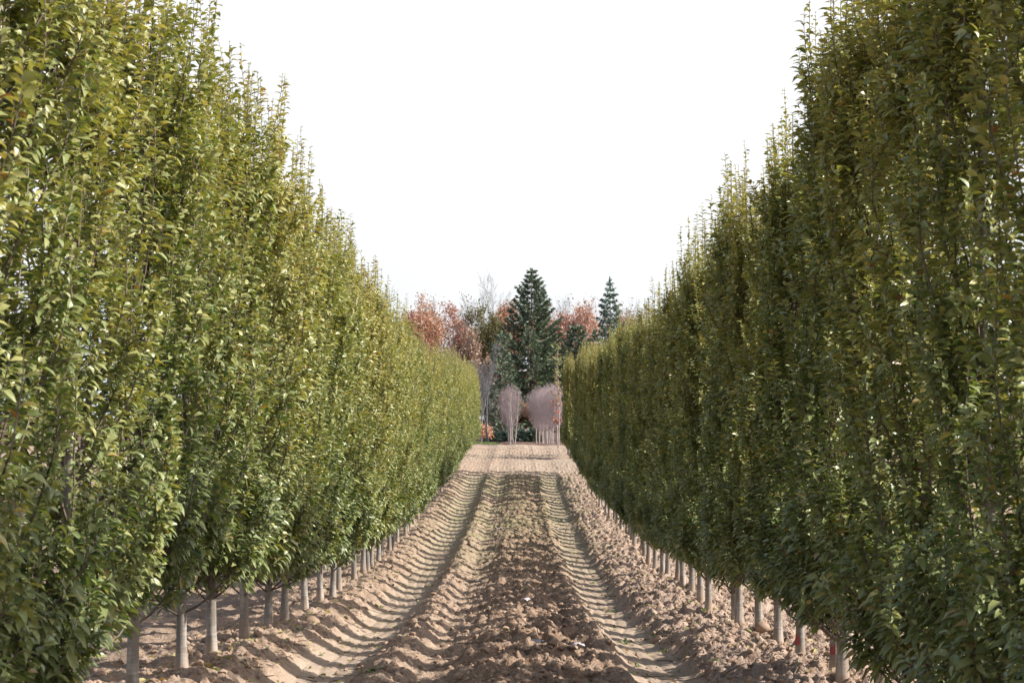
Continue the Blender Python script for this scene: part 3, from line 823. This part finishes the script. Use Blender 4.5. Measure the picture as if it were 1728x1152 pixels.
    for s, k in ((-1, 1.0), (1, .92)):
        t = np.linspace(0, 1, 9)
        pts = np.stack([s * (.05 + .26 * t ** .9) - .02, .05 * t, H * k * t], 1)
        v, q = tubes([(pts, .036 * (1 - t) ** .8 + .006)], 7)
        link('stem', mesh_np('stem', v, [q], M_PALE, smooth=True), o)
    r2 = np.random.default_rng(9); P = []
    for k in range(46):
        s = r2.choice([-1, 1]); t = r2.uniform(.2, .95); p = np.array([s * (.05 + .26 * t ** .9), .05 * t, H * t * (.95)])
        a = r2.uniform(0, 6.28); L = r2.uniform(.3, .6)
        P.append((np.stack([p, p + np.array([math.cos(a) * .3, math.sin(a) * .3, .4]) * L, p + np.array([math.cos(a) * .45, math.sin(a) * .45, .95]) * L]), np.array([.008, .006, .004])))
    v, q = tubes(P, 3); link('twigs', mesh_np('twigs', v, [q], M_MAUVE, smooth=True), o)
    # --- slender red-leaved tree at the end of the right row
    x, d = at(942, 96), 96
    H = height(578, 942, d); rng = np.random.default_rng(12)
    o = bpy.data.objects.new('young_tree', None); COL.objects.link(o); o.location = (x, d, gz(x, d) - .05)
    tag(o, 'slender young tree with red and pale green leaves, ending the right row', 'tree')
    zs = np.linspace(0, H, 12)
    v, q = tubes([(np.stack([.03 * np.sin(zs), zs * 0, zs], 1), .035 * (1 - zs / H) + .006)], 8)
    link('trunk', mesh_np('trunk', v, [q], M_PALE, smooth=True), o)
    P, C = [], []
    for k in range(46):
        h = H * rng.uniform(.22, .95); a = rng.uniform(0, 6.28); L = (.55 if h < H * .5 else .32) * rng.uniform(.5, 1.1)
        pts = np.stack([np.array([0, 0, h]), np.array([math.cos(a) * L * .6, math.sin(a) * L * .6, h + L * .5]), np.array([math.cos(a) * L, math.sin(a) * L, h + L * 1.1])])
        P.append((pts, np.array([.009, .007, .004])))
        for j in range(9): C.append(pts[0] + (pts[2] - pts[0]) * rng.uniform(.25, 1.05) + rng.normal(0, .05, 3))
    v, q = tubes(P, 3); link('branches', mesh_np('branches', v, [q], M_TWIG, smooth=True), o)
    C = np.array(C); tint = np.clip((H * .62 - C[:, 2]) / H * 1.2 + .5 + rng.normal(0, .2, len(C)), 0, 1)
    M_MIXED = leaf_mat('mixed_leaf', [(0, (0.20, 0.25, 0.10)), (.35, (0.34, 0.36, 0.22)), (.6, (0.42, 0.20, 0.14)), (1, (0.38, 0.10, 0.09))], (1.3, 1.1, .8), .3)
    link('crown', flakes('crown', C, .11, tint, M_MIXED, rng), o)
    # --- little nursery conifers and an orange shrub along the field edge
    cone = ([0, .15, .5, 1], [.85, 1, .6, .03])
    for k, (px, y, r, lb) in enumerate(((834, 721, .85, 'largest small blue-green cone conifer, left of the birch'), (851, 727, .6, 'small cone conifer just left of the birch stems'),
                                        (880, 723, .75, 'small green cone conifer just right of the birch stems'), (892, 726, .6, 'small dusky cone conifer between birch and mauve clump'),
                                        (902, 720, .8, 'dark small conifer at the foot of the mauve clump'))):
        conifer('small_conifer', px, 165, y, lb, 70 + k, M_BLUE if k != 4 else M_DARK, .06, r, cone, 9, 9, 2.6, .2, .2, .05, .2, 'tree', 'small conifers at the field edge')
    B('orange_shrub', 818, 158, 716, 22, M_ORANGE, 900, 'small orange shrub at the end of the left row', 80, .16, 4, None, 'shrub')
    # --- grass strip on the left of the field end
    rng = np.random.default_rng(5); n = 9000
    gx = rng.uniform(at(800, 125), at(838, 125), n); gy = rng.uniform(112, 150, n)
    zz = ground_z(gx, gy)
    h = rng.uniform(.06, .16, n); a = rng.uniform(0, 6.28, n); w = .018
    v = np.stack([np.stack([gx - w * np.cos(a), gy - w * np.sin(a), zz - .02], 1), np.stack([gx + w * np.cos(a), gy + w * np.sin(a), zz - .02], 1),
                  np.stack([gx + rng.normal(0, .04, n), gy + rng.normal(0, .04, n), zz + h], 1)], 1)
    M_GRASS = leaf_mat('grass_blade', [(0, (0.07, 0.12, 0.03)), (1, (0.18, 0.24, 0.07))], (1.2, 1.3, .6), .3, vary=0)
    g = link('grass', mesh_np('grass', v.reshape(-1, 3), [np.arange(n * 3).reshape(-1, 3)], M_GRASS, tint=rng.random(n)))
    tag(g, 'strip of short green grass beyond the left row', 'grass', kind='stuff')
background()

# ------------------------------------------------------------------ things lying on the soil
def lump(seed, size, squash=.7, rough=.28, sub=2):
    import bmesh
    bm = bmesh.new(); bmesh.ops.create_icosphere(bm, subdivisions=sub, radius=1)
    V = np.array([v.co[:] for v in bm.verts]); Fa = np.array([[v.index for v in f.verts] for f in bm.faces]); bm.free()
    rng = np.random.default_rng(seed)
    k = rng.normal(0, 1.4, (5, 3)); ph = rng.uniform(0, 6.28, 5)
    r = 1 + rough * sum(np.sin(V @ k[i] * 1.3 + ph[i]) for i in range(5)) / 2.2 + rng.normal(0, rough * .18, len(V))
    return V * r[:, None] * np.array([1, 1, squash]) * size, Fa

def details():
    rng = np.random.default_rng(21)
    base = [lump(300 + k, 1.0, .75, .35, 1) for k in range(8)]
    V, Fs, off = [], [], 0
    cnt = 0
    while cnt < 24000:
        d = 12.5 * math.exp(rng.uniform(0, math.log(58 / 12.5)))
        x = rng.uniform(-3.1, 3.1)
        if rng.random() > float(rough_mask(np.array([x]), np.array([d]))[0]) ** 1.2: continue
        if rng.random() > (1.0 if x > 1.45 else .8 if -.7 < x < .75 else .6): continue
        s = .007 + .030 * rng.random() ** 4
        if rng.random() < .012: s *= 1.9
        bv, bf = base[cnt % 8]
        a = rng.uniform(0, 6.28); c, n = math.cos(a), math.sin(a)
        V.append((bv @ np.array([[c, n, 0], [-n, c, 0], [0, 0, 1]])) * s * rng.uniform(.8, 1.2, 3) + [x, d, 0])
        Fs.append(bf + off); off += len(bv); cnt += 1
    V = np.concatenate(V).reshape(cnt, -1, 3)
    cx = V[:, :, :2].mean(1)
    V[:, :, 2] += (ground_z(cx[:, 0], cx[:, 1]) + .004)[:, None]
    o = link('soil_clods', mesh_np('soil_clods', V.reshape(-1, 3), [np.concatenate(Fs)], M_CLOD, smooth=False))
    tag(o, 'loose crumbs and clods of dry soil over the tilled aisle', 'soil clods', kind='stuff')
    # two larger stones by the trunks
    for px, d, s, lb, sd in ((1284, 17.3, .066, 'half buried round brown stone below a right row trunk', 1), (527, 20.3, .085, 'dark brown clod-like stone beside a left row trunk', 2)):
        x = at(px, d); v, f = lump(sd, s, .7, .16, 3)
        o = link('stone', mesh_np('stone', v, [f], M_STONE, smooth=True), None, (x, d, gz(x, d) + .015)); tag(o, lb, 'stone')
    # pale scraps of torn plastic and paper
    M_SCRAP = plain_mat('pale_scrap', (0.34, 0.30, 0.31), (0.60, 0.56, 0.57), 30, .5, .4)
    scraps = ((909, 1089, 'pale torn scrap lying in the middle ridges, nearest to the camera'), (887, 1015, 'thin pinkish white scrap on the centre soil'),
              (975, 1096, 'pale strip of litter in a furrow beside the right wheel track'), (941, 893, 'larger white litter patch in the hollow by the right wheel track'),
              (932, 868, 'small white litter patch farthest up the aisle'), (808, 982, 'lilac white scrap on the mound right of the left wheel track'),
              (843, 893, 'small white scrap on the left of the centre soil'))
    for k, (px, py, lb) in enumerate(scraps):
        # walk along the sight line until it meets the soil
        d = 13.0
        while d < 90 and CAM_Z - (py - 700) / F_PX * d > gz(at(px, d), d): d += .05
        x = at(px, d); n, m = 7, 5; r = np.random.default_rng(90 + k)
        u, w = np.meshgrid(np.linspace(-1, 1, n), np.linspace(-1, 1, m)); sx = r.uniform(.03, .055) * (1 + d / 60); sy = r.uniform(.03, .05) * (1 + d / 40)
        zz = .012 + .018 * r.random((m, n)) + .02 * (1 - u ** 2) * r.random()
        ed = 1 - .25 * r.random((m, n))
        top = np.stack([u * sx * ed, w * sy * ed, zz], -1).reshape(-1, 3); bot = top - [0, 0, .003]
        i = (np.arange(n - 1)[None, :] + n * np.arange(m - 1)[:, None])
        q = np.stack([i, i + 1, i + 1 + n, i + n], -1).reshape(-1, 4)
        o = link('litter_scrap', mesh_np('litter_scrap', np.concatenate([top, bot]), [np.concatenate([q, q[:, ::-1] + n * m])], M_SCRAP, smooth=True), None, (x, d, gz(x, d) + .01))
        o.rotation_euler = (0, 0, r.uniform(0, 3)); tag(o, lb, 'litter', 'pale scraps on the soil')
    # fallen leaves, too many to count
    n = 1700; d = 13 * np.exp(rng.uniform(0, math.log(60 / 13), n)); x = np.where(rng.random(n) < .6, rng.normal(-2.3, .5, n), rng.normal(2.1, .6, n))
    P = np.stack([x, d, ground_z(x, d) + .012], 1); a = rng.uniform(0, 6.28, n)
    A = np.stack([np.cos(a), np.sin(a), rng.normal(0, .2, n)], 1); Nn = np.array([[0, 0, 1.]]) + rng.normal(0, .3, (n, 3))
    o = link('fallen_leaves', leaves_mesh('fallen_leaves', P, A, Nn, rng.uniform(.05, .08, n), rng.uniform(.7, 1.0, n), M_LEAF, droop=.1))
    tag(o, 'scattered dry fallen leaves below the hornbeam rows', 'leaves', kind='stuff')
details()

def weeds():
    rng = np.random.default_rng(77); n = 170
    P, A, Nn, L, T = [], [], [], [], []
    for k in range(n):
        d = 14 * math.exp(rng.uniform(0, math.log(70 / 14)))
        x = rng.choice([rng.normal(-2.3, .4), rng.normal(2.15, .5), rng.normal(1.1, .3), rng.uniform(-1.5, .8)], p=[.3, .35, .2, .15])
        z = gz(x, d)
        for j in range(rng.integers(5, 12)):
            a = rng.uniform(0, 6.28); e = rng.uniform(.2, 1.1)
            P.append((x + rng.normal(0, .02), d + rng.normal(0, .02), z)); A.append((math.cos(a) * math.cos(e), math.sin(a) * math.cos(e), math.sin(e)))
            Nn.append((-math.cos(a) * math.sin(e), -math.sin(a) * math.sin(e), math.cos(e))); L.append(rng.uniform(.03, .09)); T.append(rng.uniform(.1, .5))
    o = link('weeds', leaves_mesh('weeds', P, A, Nn, L, np.array(T), M_LEAF, droop=.3, width=.35))
    tag(o, 'scattered small green weeds sprouting from the soil', 'weeds', kind='stuff')
    S = []
    for k in range(260):
        d = 13 * math.exp(rng.uniform(0, math.log(50 / 13))); x = rng.choice([rng.normal(-2.2, .5), rng.normal(2.1, .5), rng.uniform(-1.2, 1.2)])
        a = rng.uniform(0, 3.14); l = rng.uniform(.05, .22); dx, dy = math.cos(a) * l, math.sin(a) * l
        xs_ = np.array([x - dx, x, x + dx]); ds_ = np.array([d - dy, d, d + dy]); zs_ = ground_z(xs_, ds_)
        zs_ = np.maximum(zs_, zs_.mean()) + .008
        S.append((np.stack([xs_, ds_, zs_], 1), np.array([.004, .0045, .003])))
    v, q = tubes(S, 4)
    tag(link('fallen_twigs', mesh_np('fallen_twigs', v, [q], M_TWIG, smooth=True)), 'thin dry twigs strewn over the soil', 'twigs', kind='stuff')
weeds()
